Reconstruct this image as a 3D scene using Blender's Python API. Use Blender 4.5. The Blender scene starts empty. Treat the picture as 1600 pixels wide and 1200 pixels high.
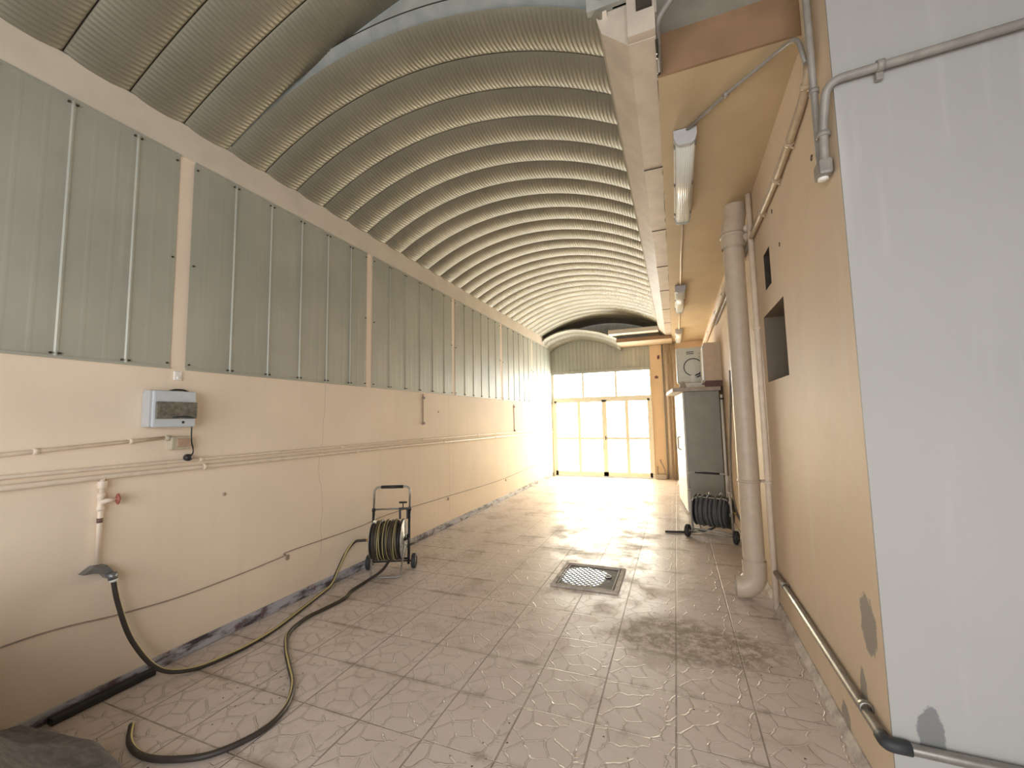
import bpy, bmesh, math, random
from mathutils import Vector, Matrix
random.seed(7)
S = bpy.context.scene
C = S.collection
PI = math.pi

# ---------------------------------------------------------------- camera
F = 648.0
def nrm(v): v = Vector(v); v.normalize(); return v
cY = nrm((256, 50, F)); cZ = nrm((-150, -7631, F)); cZ = nrm(cZ - cY*cY.dot(cZ)); cX = cY.cross(cZ)
if cX.x < 0: cX = -cX
R = Matrix((cX, cY, cZ))                       # world = R @ camera(x right, y down, z forward)
CAM = Vector((0, 0, 1.5))
cam = bpy.data.objects.new('camera', bpy.data.cameras.new('camera'))
C.objects.link(cam)
M4 = Matrix((( R[0][0], -R[0][1], -R[0][2], CAM.x),
             ( R[1][0], -R[1][1], -R[1][2], CAM.y),
             ( R[2][0], -R[2][1], -R[2][2], CAM.z), (0, 0, 0, 1)))
cam.matrix_world = M4
cam.data.sensor_width = 36; cam.data.lens = F*36/1600; cam.data.clip_start = 0.02
S.camera = cam

# ---------------------------------------------------------------- world, lights, exposure
w = bpy.data.worlds.new('sky'); S.world = w; w.use_nodes = True
bgn = w.node_tree.nodes['Background']
bgn.inputs[0].default_value = (0.86, 0.93, 1.0, 1); bgn.inputs[1].default_value = 1.0
def area(name, loc, rot, sx, sy, power, col):
    d = bpy.data.lights.new(name, 'AREA'); d.shape = 'RECTANGLE'; d.size = sx; d.size_y = sy
    d.energy = power; d.color = col
    o = bpy.data.objects.new(name, d); C.objects.link(o); o.location = loc; o.rotation_euler = rot
    return o
# daylight entering through the wide open entrance behind the camera
area('entrance_daylight', (-0.2, -2.6, 1.5), (math.radians(64), 0, 0), 4.6, 2.4, 150, (0.97, 0.975, 0.98))
PANE = 12.5                                     # brightness of the sunlit frosted door panes
S.view_settings.view_transform = 'Standard'; S.view_settings.look = 'None'
S.view_settings.exposure = 0.2; S.view_settings.gamma = 1.0
S.view_settings.use_curve_mapping = False

# ---------------------------------------------------------------- material helpers
MATS = {}
class NT:
    def __init__(s, name):
        s.m = bpy.data.materials.new(name); s.m.use_nodes = True
        s.t = s.m.node_tree; s.n = s.t.nodes; s.b = s.n['Principled BSDF']
        s.tc = s.n.new('ShaderNodeTexCoord').outputs['Object']
    def lk(s, a, b): s.t.links.new(a, b)
    def setin(s, node, i, v):
        if v is None: return
        if hasattr(v, 'links') or isinstance(v, bpy.types.NodeSocket): s.lk(v, node.inputs[i])
        else: node.inputs[i].default_value = v
    def math(s, op, a, b=None, c=None, clamp=False):
        n = s.n.new('ShaderNodeMath'); n.operation = op; n.use_clamp = clamp
        s.setin(n, 0, a); s.setin(n, 1, b); s.setin(n, 2, c); return n.outputs[0]
    def map(s, scale=(1,1,1), loc=(0,0,0), vec=None):
        n = s.n.new('ShaderNodeMapping'); n.inputs['Scale'].default_value = scale; n.inputs['Location'].default_value = loc
        s.lk(vec or s.tc, n.inputs[0]); return n.outputs[0]
    def noise(s, scale, detail=3, rough=.55, vec=None, out=0):
        n = s.n.new('ShaderNodeTexNoise'); n.inputs['Scale'].default_value = scale
        n.inputs['Detail'].default_value = detail; n.inputs['Roughness'].default_value = rough
        s.lk(vec or s.tc, n.inputs['Vector']); return n.outputs[out]
    def vor(s, scale, feature='F1', vec=None, rnd=1.0, dim='3D', out='Distance'):
        n = s.n.new('ShaderNodeTexVoronoi'); n.feature = feature; n.voronoi_dimensions = dim
        n.inputs['Scale'].default_value = scale; n.inputs['Randomness'].default_value = rnd
        s.lk(vec or s.tc, n.inputs['Vector']); return n.outputs[out]
    def ramp(s, v, a, b, c0=(0,0,0,1), c1=(1,1,1,1), smooth=True):
        n = s.n.new('ShaderNodeMapRange'); n.interpolation_type = 'SMOOTHSTEP' if smooth else 'LINEAR'
        n.inputs['From Min'].default_value = a; n.inputs['From Max'].default_value = b
        s.lk(v, n.inputs['Value']); return n.outputs[0]
    def mix(s, f, a, b):
        n = s.n.new('ShaderNodeMix'); n.data_type = 'RGBA'
        s.setin(n, 0, f)
        for i, v in ((6, a), (7, b)):
            if isinstance(v, tuple): n.inputs[i].default_value = (*v[:3], 1)
            else: s.lk(v, n.inputs[i])
        return n.outputs[2]
    def xyz(s, vec=None):
        n = s.n.new('ShaderNodeSeparateXYZ'); s.lk(vec or s.tc, n.inputs[0]); return n.outputs
    def comb(s, x, y, z):
        n = s.n.new('ShaderNodeCombineXYZ'); s.setin(n,0,x); s.setin(n,1,y); s.setin(n,2,z); return n.outputs[0]
    def bump(s, h, dist=.01, strength=1.0):
        n = s.n.new('ShaderNodeBump'); n.inputs['Distance'].default_value = dist; n.inputs['Strength'].default_value = strength
        s.lk(h, n.inputs['Height']); s.lk(n.outputs[0], s.b.inputs['Normal'])
    def col(s, v):
        if isinstance(v, tuple): s.b.inputs['Base Color'].default_value = (*v[:3], 1)
        else: s.lk(v, s.b.inputs['Base Color'])
    def set(s, **k):
        for a, v in k.items():
            a = {'rough':'Roughness','metal':'Metallic','spec':'Specular IOR Level'}[a]
            s.setin(s.b, a, v)
        return s

def simple(name, col, rough=.5, metal=0., var=.12, scale=18, bump=0.0):
    if name in MATS: return MATS[name]
    t = NT(name); f = t.noise(scale, 4)
    dark = tuple(c*(1-var) for c in col); lite = tuple(min(1, c*(1+var)) for c in col)
    t.col(t.mix(t.ramp(f, .3, .7), dark, lite)); t.set(rough=rough, metal=metal)
    if bump: t.bump(t.noise(scale*3, 4), bump, .6)
    MATS[name] = t.m; return t.m

# painted plaster, peach
def wall_paint(name, base, stain=None, streak=.10, grime=.0, cracks=(), stains=(), rough=.62, axis='x'):
    t = NT(name); x, y, z = t.xyz()
    h = y if axis == 'x' else x
    big = t.noise(.8, 4); c = t.mix(t.ramp(big, .3, .7), tuple(v*.94 for v in base), tuple(min(1, v*1.04) for v in base))
    sv = t.map((1, 1, .06) if 1 else None); st = t.noise(11, 4, vec=sv)
    c = t.mix(t.math('MULTIPLY', t.ramp(st, .52, .8), streak), c, stain or tuple(v*.6 for v in base))
    if grime:
        g = t.math('MULTIPLY', t.ramp(t.noise(3.1, 6, .7), .5, .72), grime)
        c = t.mix(g, c, tuple(min(1, v*.84+.0) for v in base))
    fine = t.noise(60, 3)
    hgt = t.math('MULTIPLY', fine, .25)
    for (y0, z0, z1, amp) in cracks:                      # hairline plaster cracks running upward
        n = t.n.new('ShaderNodeTexNoise'); n.inputs['Scale'].default_value = 1.3; n.inputs['Detail'].default_value = 3
        t.lk(t.comb(0.0, 0.0, z), n.inputs['Vector'])
        off = t.math('MULTIPLY', t.math('SUBTRACT', n.outputs[0], .5), amp)
        d = t.math('ABSOLUTE', t.math('SUBTRACT', t.math('SUBTRACT', h, y0), off))
        line = t.math('LESS_THAN', d, .0016)
        seg = t.math('MULTIPLY', t.math('GREATER_THAN', z, z0), t.math('LESS_THAN', z, z1))
        c = t.mix(t.math('MULTIPLY', t.math('MULTIPLY', line, seg), .7), c, (.33, .26, .2))
    for (h0, z0, rh, rz, col) in stains:                  # patches of bare cement filler
        ex = t.math('DIVIDE', t.math('SUBTRACT', h, h0), rh); ez = t.math('DIVIDE', t.math('SUBTRACT', z, z0), rz)
        r = t.math('SQRT', t.math('ADD', t.math('MULTIPLY', ex, ex), t.math('MULTIPLY', ez, ez)))
        r = t.math('ADD', r, t.math('MULTIPLY', t.math('SUBTRACT', t.noise(26, 5, .7), .5), .9))
        m = t.math('SUBTRACT', 1.0, t.ramp(r, .82, .98))
        c = t.mix(t.math('MULTIPLY', m, .9), c, col)
    t.col(c); t.bump(hgt, .004, .5)
    t.set(rough=rough); t.b.inputs['Specular IOR Level'].default_value = .4
    MATS[name] = t.m; return t.m

PEACH = (.88, .74, .585)
M_wall = wall_paint('peach_plaster', PEACH, cracks=((2.98, .3, 1.86, .34), (5.3, .2, 1.86, .05), (7.2, .2, 1.86, .05)))
CEM = (.27, .245, .215)
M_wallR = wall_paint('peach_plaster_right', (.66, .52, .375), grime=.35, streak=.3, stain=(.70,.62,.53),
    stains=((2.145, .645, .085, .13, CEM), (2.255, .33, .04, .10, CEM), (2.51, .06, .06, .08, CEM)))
M_wallF = wall_paint('pale_plaster', (.385, .372, .35), stain=(.50, .485, .46), streak=.6, axis='y',
    stains=((.792, .35, .042, .095, (.17, .17, .17)),))
M_soff = simple('tan_ceiling_paint', (.50, .385, .235), .6, var=.05, scale=3, bump=.002)
M_face = simple('shaded_beam_paint', (.27, .16, .085), .6, var=.12, scale=5)  # shade on the beam fronts, put into a darker brown base colour
M_greyconc = simple('grey_concrete', (.36, .36, .32), .8, var=.12, scale=6, bump=.003)
M_beam = simple('beam_paint', (.72, .64, .53), .6, var=.05, scale=4)
M_gut = simple('gutter_sheet_paint', (.56, .48, .39), .42, var=.08, scale=7)
M_metalwhite = simple('white_enamel', (.80, .79, .74), .35, var=.04)
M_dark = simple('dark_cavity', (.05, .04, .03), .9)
M_seam = simple('seam_rubber', (.035, .028, .02), .8)
M_black = simple('black_plastic', (.02, .02, .022), .4)
M_rubber = simple('dark_rubber', (.035, .036, .04), .6)
M_steel = simple('painted_steel_tube', (.30, .28, .25), .35, .6)
M_tube2 = simple('light_grey_tube', (.46, .44, .40), .4, .3)
M_zinc = simple('zinc_sheet', (.26, .265, .275), .42, .7)
M_conduit = simple('grey_conduit', (.27, .245, .215), .42)
M_conduit_t = simple('tan_conduit', (.50, .39, .26), .42)
M_pipe = simple('beige_pipe', (.58, .48, .37), .42, var=.05)
M_pipe_w = simple('painted_pipe_peach', (.80, .67, .535), .5, var=.06)
M_cable = simple('dusty_cable', (.36, .28, .22), .6)
M_brass = simple('brass', (.65, .47, .2), .35, .8)
M_red = simple('red_valve', (.42, .13, .10), .5)
M_yellow = simple('hose_stripe', (.55, .46, .20), .5, var=.05)
M_hose = simple('hose_black', (.045, .035, .028), .5)
M_hoseg = simple('hose_slate', (.10, .105, .11), .55)
M_boxw = simple('distribution_box_grey', (.60, .64, .67), .35, var=.04)
M_boxs = simple('box_side_grey', (.48, .48, .48), .4, var=.04)
M_smoke = simple('dusty_smoked_window', (.17, .15, .12), .45, var=.35, scale=40)
M_socket = simple('socket_plastic', (.50, .44, .33), .45)
M_socketin = simple('socket_insert', (.45, .31, .22), .45)
M_maroon = simple('maroon_board', (.17, .085, .075), .6)
M_boxbeige = simple('beige_boxing', (.70, .56, .42), .6, var=.05)
M_cab = simple('grey_cabinet_panel', (.36, .36, .33), .5, var=.06, scale=7)
M_cabtop = simple('cabinet_slab', (.45, .39, .34), .6)
M_ac = simple('ac_casing', (.72, .72, .64), .4, var=.04)
M_cloth = simple('grey_cloth', (.16, .15, .155), .95, var=.2, scale=30, bump=.004)
M_frame = simple('cream_aluminium', (.88, .82, .64), .4, var=.04)
M_paper = simple('paper', (.85, .82, .76), .7, var=.03)
M_tileb = simple('slate_tile', (.22, .22, .23), .4)
M_rubble = simple('cement_rubble', (.50, .43, .36), .9, var=.2, bump=.006)

def m_vault():
    t = NT('corrugated_vault_steel'); f = t.noise(2.2, 4)
    c = t.mix(t.ramp(f, .3, .7), (.24, .225, .17), (.29, .27, .21))
    t.col(c); t.set(rough=.46, metal=.3); return t.m
M_vault = m_vault()
def m_flash():
    t = NT('galvanised_flashing'); f = t.noise(6, 4)
    t.col(t.mix(t.ramp(f, .35, .7), (.30, .33, .32), (.40, .42, .40))); t.set(rough=.5, metal=.4); return t.m
M_flash = m_flash()
def m_clad():
    t = NT('cladding_sheet'); f = t.noise(1.7, 4); sv = t.map((1, 1, .05)); s2 = t.noise(16, 3, vec=sv)
    c = t.mix(t.ramp(f, .3, .7), (.41, .415, .35), (.48, .475, .40))
    c = t.mix(t.math('MULTIPLY', t.ramp(s2, .55, .8), .25), c, (.66, .65, .58))
    t.col(c); t.set(rough=.48, metal=.15); return t.m
M_clad = m_clad()
def m_skirt():
    t = NT('dark_marble_skirting'); v = t.map((1, .5, 2.2)); f = t.noise(7, 7, .75, vec=v)
    f2 = t.noise(9, 3)
    c = t.mix(t.ramp(f, .38, .56), (.06, .055, .065), (.50, .49, .52)); c = t.mix(t.ramp(f2, .56, .7), c, (.17, .11, .11))
    t.col(c); t.set(rough=.3); return t.m
M_skirt = m_skirt()
def m_cove():
    t = NT('cement_cove'); f = t.noise(9, 6, .7)
    t.col(t.mix(t.ramp(f, .35, .65), (.34, .30, .27), (.60, .54, .48))); t.set(rough=.7); return t.m
M_cove = m_cove()
def m_floor():
    t = NT('embossed_floor_tiles'); T = .3735
    x, y, z = t.xyz()
    u = t.math('ADD', x, .0715 + T*20); v = t.math('ADD', y, -.665 + T*20)      # joint lines at x=-.0715, y=.665...
    fu = t.math('MODULO', u, T); fv = t.math('MODULO', v, T)
    eu = t.math('MINIMUM', fu, t.math('SUBTRACT', T, fu)); ev = t.math('MINIMUM', fv, t.math('SUBTRACT', T, fv))
    edge = t.math('MINIMUM', eu, ev)
    iu = t.math('FLOOR', t.math('DIVIDE', u, T)); iv = t.math('FLOOR', t.math('DIVIDE', v, T))
    # the same flagstone relief on each tile, shifted a little from one tile to the next
    pu = t.math('ADD', fu, 3.0); pv = t.math('ADD', fv, 5.0)
    P = t.comb(pu, pv, 0.0)
    wob = t.n.new('ShaderNodeTexNoise'); wob.inputs['Scale'].default_value = 14; wob.inputs['Detail'].default_value = 2
    t.lk(P, wob.inputs['Vector'])
    vm = t.n.new('ShaderNodeVectorMath'); vm.operation = 'MULTIPLY_ADD'
    t.lk(wob.outputs['Color'], vm.inputs[0]); vm.inputs[1].default_value = (.05, .05, 0); t.lk(P, vm.inputs[2])
    ve = t.vor(9.0, 'DISTANCE_TO_EDGE', vec=vm.outputs[0], dim='2D')
    vein = t.math('SUBTRACT', 1.0, t.ramp(ve, .012, .045)); vband = t.math('SUBTRACT', 1.0, t.ramp(t.math('ABSOLUTE', t.math('SUBTRACT', ve, .045)), .005, .03))
    gap = t.ramp(t.noise(11, 1, vec=P), .34, .44)
    vein = t.math('MULTIPLY', vein, gap)
    joint = t.math('SUBTRACT', 1.0, t.ramp(edge, .0015, .0048))
    # colours
    rnd = t.n.new('ShaderNodeTexWhiteNoise'); rnd.noise_dimensions = '2D'; t.lk(t.comb(iu, iv, 0.0), rnd.inputs['Vector'])
    base = t.mix(t.ramp(t.noise(1.4, 4), .3, .7), (.62, .525, .465), (.69, .595, .54))
    base = t.mix(t.math('MULTIPLY', rnd.outputs['Value'], .25), base, (.70, .63, .59))
    base = t.mix(t.math('MULTIPLY', t.math('MULTIPLY', vband, gap), .6), base, (.36, .29, .23))
    # dust and dried mud
    n1 = t.noise(2.4, 7, .72); n2 = t.noise(13, 6, .75)
    dx = t.math('DIVIDE', t.math('SUBTRACT', x, .02), .62); dy = t.math('DIVIDE', t.math('SUBTRACT', y, 3.12), .38)
    rr = t.math('SQRT', t.math('ADD', t.math('MULTIPLY', dx, dx), t.math('MULTIPLY', dy, dy)))
    rr = t.math('ADD', rr, t.math('MULTIPLY', t.math('SUBTRACT', n1, .5), 1.1))
    mud = t.math('SUBTRACT', 1.0, t.ramp(rr, .55, 1.1))
    mudk = t.math('MULTIPLY', mud, t.ramp(n2, .36, .6))
    gen = t.math('MULTIPLY', t.ramp(n1, .50, .68), .55)
    base = t.mix(gen, base, (.42, .34, .27))
    base = t.mix(t.math('MULTIPLY', mudk, .85), base, (.23, .17, .11))
    jn = t.ramp(t.noise(4.2, 5, .7), .34, .64)
    vgap = t.math('SUBTRACT', 1.0, t.ramp(ev, .004, .045))      # dirt swept against the cross joints
    base = t.mix(t.math('MULTIPLY', t.math('MULTIPLY', vgap, t.ramp(n2, .5, .66)), t.math('MULTIPLY', t.ramp(n1, .5, .62), .6)), base, (.27, .21, .15))
    rowd = t.math('SUBTRACT', 1.0, t.ramp(t.math('ADD', ev, t.math('MULTIPLY', t.math('SUBTRACT', n2, .5), .06)), .004, .035))
    base = t.mix(t.math('MULTIPLY', t.math('MULTIPLY', rowd, t.ramp(n1, .45, .6)), .55), base, (.27, .21, .15))
    base = t.mix(t.math('MULTIPLY', joint, t.math('ADD', .35, t.math('MULTIPLY', jn, .5))), base, (.27, .215, .17))
    sp = t.vor(9, 'F1', dim='2D'); spk = t.math('MULTIPLY', t.math('LESS_THAN', sp, .045), t.ramp(t.noise(1.9, 2), .52, .6))
    base = t.mix(spk, base, (.05, .04, .03))
    t.col(base)
    hgt = t.math('SUBTRACT', t.math('MULTIPLY', vein, .55), joint)
    hgt = t.math('ADD', hgt, t.math('MULTIPLY', t.noise(30, 3), .12))
    t.bump(hgt, .0045, 1.0)
    ro = t.math('ADD', .33, t.math('MULTIPLY', t.math('MAXIMUM', mud, t.ramp(n1, .42, .7)), .3), clamp=True)
    t.set(rough=ro); t.b.inputs['Specular IOR Level'].default_value = .5
    return t.m
M_floor = m_floor()
def m_pane(name, col, s):
    t = NT(name); t.col((.9, .9, .85)); t.b.inputs['Emission Color'].default_value = (*col, 1)
    t.b.inputs['Emission Strength'].default_value = s; t.set(rough=.3); return t.m
M_pane = m_pane('sunlit_frosted_pane', (1.0, .88, .62), PANE)
M_pane2 = m_pane('sky_lit_clear_pane', (.93, .97, 1.0), PANE*1.15)
def m_plate():
    t = NT('checker_plate'); x, y, z = t.xyz()
    a = t.math('ADD', x, t.math('MULTIPLY', y, .8)); b = t.math('SUBTRACT', x, t.math('MULTIPLY', y, .8))
    def ln(v):
        k = t.math('ABSOLUTE', t.math('SUBTRACT', t.math('FRACT', t.math('ADD', t.math('DIVIDE', v, .052), 50)), .5))
        return t.ramp(k, .30, .37)
    g = t.math('MAXIMUM', ln(a), ln(b))
    ex = t.math('DIVIDE', t.math('ADD', x, .06), .26); ey = t.math('DIVIDE', t.math('ADD', y, .01), .25)
    r = t.math('SQRT', t.math('ADD', t.math('MULTIPLY', ex, ex), t.math('MULTIPLY', ey, ey)))
    r = t.math('ADD', r, t.math('MULTIPLY', t.math('SUBTRACT', t.noise(9, 3), .5), .6))
    d = t.ramp(r, .85, 1.0); d2 = t.math('MAXIMUM', d, g)
    t.col(t.mix(d2, (.075, .092, .103), (.045, .036, .028)))
    t.set(rough=t.math('ADD', .16, t.math('MULTIPLY', d2, .5)), metal=t.math('SUBTRACT', .95, t.math('MULTIPLY', d2, .6)))
    t.bump(t.math('SUBTRACT', 0.0, g), .003, 1.0); return t.m
M_plate = m_plate()
def m_diff():
    t = NT('prismatic_diffuser'); x, y, z = t.xyz()
    f = t.math('FRACT', t.math('MULTIPLY', t.math('ADD', x, 5.0), 70))
    t.col(t.mix(t.noise(5, 3), (.74, .74, .66), (.84, .84, .78))); t.bump(t.ramp(t.math('ABSOLUTE', t.math('SUBTRACT', f, .5)), .1, .5), .002, 1)
    t.set(rough=.22); return t.m
M_diff = m_diff()

# ---------------------------------------------------------------- mesh helpers
class MB:
    def __init__(s): s.v = []; s.f = []; s.mi = []; s.sm = []; s.cur = 0
    def add(s, vs, fs, smooth=False, mi=None):
        o = len(s.v); s.v += [tuple(p) for p in vs]
        for k, f in enumerate(fs):
            s.f.append([o+i for i in f]); s.sm.append(smooth)
            s.mi.append(mi[k] if isinstance(mi, list) else (s.cur if mi is None else mi))
        return s
    def box(s, a, b, bev=0.0):
        (x0, y0, z0), (x1, y1, z1) = [min(p, q) for p, q in zip(a, b)], [max(p, q) for p, q in zip(a, b)]
        if bev <= 0:
            vs = [(x0,y0,z0),(x1,y0,z0),(x1,y1,z0),(x0,y1,z0),(x0,y0,z1),(x1,y0,z1),(x1,y1,z1),(x0,y1,z1)]
            return s.add(vs, [(0,3,2,1),(4,5,6,7),(0,1,5,4),(1,2,6,5),(2,3,7,6),(3,0,4,7)])
        bm = bmesh.new(); bmesh.ops.create_cube(bm, size=1)
        for v in bm.verts: v.co = Vector(((x0+x1)/2+v.co.x*(x1-x0), (y0+y1)/2+v.co.y*(y1-y0), (z0+z1)/2+v.co.z*(z1-z0)))
        bmesh.ops.bevel(bm, geom=bm.edges[:], offset=bev, segments=2, affect='EDGES', profile=.6)
        bm.verts.index_update()
        s.add([v.co[:] for v in bm.verts], [[v.index for v in f.verts] for f in bm.faces]); bm.free(); return s
    def prism(s, poly, axis, a, b, smooth=False):
        """poly 2D in the other two axes (cyclic order), extruded along axis from a to b"""
        def P(p, t):
            return {'x': (t, p[0], p[1]), 'y': (p[0], t, p[1]), 'z': (p[0], p[1], t)}[axis]
        n = len(poly); vs = [P(p, a) for p in poly] + [P(p, b) for p in poly]
        fs = [list(range(n))[::-1], list(range(n, 2*n))] + [(i, (i+1) % n, n+(i+1) % n, n+i) for i in range(n)]
        return s.add(vs, fs, smooth)
    def tube(s, pts, r, seg=10, ref=None, closed=False, caps=True, stripe=None, smooth=True):
        pts = [Vector(p) for p in pts]; n = len(pts); rings = []
        rr = r if isinstance(r, (list, tuple)) else [r]*n
        prev = None; vs = []
        for i, p in enumerate(pts):
            if closed: t = pts[(i+1) % n] - pts[i-1]
            else: t = pts[min(i+1, n-1)] - pts[max(i-1, 0)]
            t.normalize()
            if ref is not None: u = Vector(ref[i] if isinstance(ref, list) else ref(p) if callable(ref) else ref)
            elif prev is None: u = Vector((0, 0, 1)) if abs(t.z) < .9 else Vector((0, 1, 0))
            else: u = prev
            u = u - t*t.dot(u)
            if u.length < 1e-5: u = t.orthogonal()
            u.normalize(); prev = u; b = t.cross(u)
            for k in range(seg):
                a = 2*PI*k/seg; vs.append(p + (u*math.cos(a) + b*math.sin(a))*rr[i])
        fs = []; mi = []
        for i in range(n if closed else n-1):
            for k in range(seg):
                j = (i+1) % n
                fs.append((i*seg+k, i*seg+(k+1) % seg, j*seg+(k+1) % seg, j*seg+k))
                mi.append(1 if stripe and k in stripe else s.cur)
        s.add(vs, fs, smooth, mi)
        if caps and not closed:
            o = len(s.v) - len(vs)
            s.f.append([o+k for k in range(seg)][::-1]); s.sm.append(False); s.mi.append(s.cur)
            s.f.append([o+(n-1)*seg+k for k in range(seg)]); s.sm.append(False); s.mi.append(s.cur)
        return s
    def cyl(s, a, b, r, seg=20, r2=None): return s.tube([a, b], [r, r if r2 is None else r2], seg)
    def lathe(s, a, axis, prof, seg=28):
        """prof: list of (distance along axis, radius) from point a"""
        a = Vector(a); t = nrm(axis); u = t.orthogonal().normalized(); b = t.cross(u); vs = []
        for d, r in prof:
            for k in range(seg):
                g = 2*PI*k/seg; vs.append(a + t*d + (u*math.cos(g)+b*math.sin(g))*max(r, 1e-4))
        fs = [(i*seg+k, i*seg+(k+1) % seg, (i+1)*seg+(k+1) % seg, (i+1)*seg+k) for i in range(len(prof)-1) for k in range(seg)]
        return s.add(vs, fs, True)
    def build(s, name, mats, parent=None, loc=None):
        me = bpy.data.meshes.new(name)
        v = s.v
        if loc is not None: v = [(p[0]-loc[0], p[1]-loc[1], p[2]-loc[2]) for p in v]
        me.from_pydata(v, [], s.f)
        if not isinstance(mats, (list, tuple)): mats = [mats]
        for m in mats: me.materials.append(m)
        me.polygons.foreach_set('material_index', s.mi); me.polygons.foreach_set('use_smooth', s.sm)
        me.update()
        bm = bmesh.new(); bm.from_mesh(me); bmesh.ops.recalc_face_normals(bm, faces=bm.faces[:]); bm.to_mesh(me); bm.free()
        o = bpy.data.objects.new(name, me); C.objects.link(o)
        if loc is not None: o.location = loc
        if parent is not None: o.parent = parent
        return o
def cr(pts, n=8):
    """Catmull-Rom through the points"""
    P = [Vector(p) for p in pts]; P = [P[0]*2-P[1]] + P + [P[-1]*2-P[-2]]; out = []
    for i in range(1, len(P)-2):
        for k in range(n):
            t = k/n; a, b, c, d = P[i-1:i+3]
            out.append(.5*((2*b) + (c-a)*t + (2*a-5*b+4*c-d)*t*t + (3*b-a-3*c+d)*t**3))
    out.append(P[-2]); return out
def fillet(pts, r=.05, n=6):
    P = [Vector(p) for p in pts]; out = [P[0]]
    for i in range(1, len(P)-1):
        a = (P[i-1]-P[i]); b = (P[i+1]-P[i]); ra = min(r, a.length*.45, b.length*.45)
        s0 = P[i]+a.normalized()*ra; s1 = P[i]+b.normalized()*ra
        for k in range(n+1):
            t = k/n; out.append(s0*(1-t)**2 + P[i]*2*t*(1-t) + s1*t*t)
    out.append(P[-1]); return out
def tag(o, label, cat, group=None):
    o['label'] = label; o['category'] = cat
    if group: o['group'] = group
    return o
def struct(o): o['kind'] = 'structure'; return o
def empty(name, loc=(0, 0, 0), rz=0):
    o = bpy.data.objects.new(name, None); C.objects.link(o); o.location = loc; o.rotation_euler = (0, 0, rz); o.empty_display_size = .1
    return o
def copy_thing(root, loc):
    r = root.copy(); C.objects.link(r); r.location = loc
    for ch in root.children:
        c = ch.copy(); C.objects.link(c); c.parent = r
        for g in ch.children:
            d = g.copy(); C.objects.link(d); d.parent = c
    return r

XL, XR, YN, YF, ZS = -3.07, .68, 2.01, 10.75, 3.58      # walls, near corner, far wall, vault springing
NEARY = -3.0; XW = 2.5

# ---------------------------------------------------------------- floor
struct(MB().box((XL-.2, NEARY-3, -.12), (XW+.2, YF+.15, 0)).build('floor', M_floor))

# ---------------------------------------------------------------- left wall with cladding
wl = struct(MB().box((XL-.2, NEARY, 0), (XL, YF+.15, 3.72)).build('wall_left', M_wall))
BZ = 3.345
b = MB(); b.box((XL-.01, NEARY, BZ), (XL+.012, YF, ZS-.005), .004)
struct(b.build('trim_1', M_beam))                        # the ring beam band under the vault
cols = [(-2.01, -1.92), (-.16, -.07), (1.69, 1.78), (3.54, 3.635), (5.39, 5.48), (7.24, 7.33), (9.09, 9.18)]
bays = [(cols[i][1], cols[i+1][0]) for i in range(len(cols)-1)] + [(cols[-1][1], YF-.01)]
for (c0, c1) in cols[1:]:
    pass
def clad(y0, y1, z0, z1):
    """profiled sheet: flat pans with a raised rib at each third and a taller lap at each 0.3 m"""
    m = MB(); ys = []; y = y0; prof = [(y0, 0)]; k = 0
    step = .1017
    while y + step < y1 - .02:
        y += step; k += 1; h = .007 if k % 3 == 0 else .0008; wd = .006 if k % 3 == 0 else .010
        prof += [(y-wd-.004, 0), (y-wd*.5, h), (y+wd*.5, h), (y+wd+.004, 0)]
    prof.append((y1, 0))
    X = XL+.004
    vs = [(X+h, yy, z0) for yy, h in prof] + [(X+h, yy, z1) for yy, h in prof]; n = len(prof)
    m.add(vs, [(i, i+1, n+i+1, n+i) for i in range(n-1)])
    m.box((XL+.001, y0, z0-.012), (XL+.012, y1, z0+.002)); m.box((XL+.001, y0, z1-.002), (XL+.016, y1, z1+.012))
    return m
for (y0, y1) in bays[1:]:
    p = clad(y0, y1, 1.885, BZ-.012).build('cladding_panel', M_clad, wl)
    s = MB(); yy = y0+.3
    sc = []
    while yy < y1-.02: sc += [(yy-.018, 1.90), (yy+.018, 1.90), (yy-.018, BZ-.03), (yy+.018, BZ-.03)]; yy += .305
    sc += [(y0+.02, 1.91), (y1-.02, 1.91), (y0+.02, BZ-.05), (y1-.02, BZ-.05), (y0+.02, 2.6), (y1-.02, 2.62)]
    for (a, z) in sc: s.cyl((XL+.006, a, z), (XL+.016, a, z), .006, 8)
    s.build('screw_row', M_dark, p)

# skirting, left
b = MB(); b.box((XL, 1.66, 0), (XL+.012, YF, .078), .003)
struct(b.build('baseboard_left', M_skirt))
b = MB(); b.box((XL, NEARY, 0), (XL+.012, 1.655, .062), .003); struct(b.build('baseboard_left_near', M_skirt))

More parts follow.
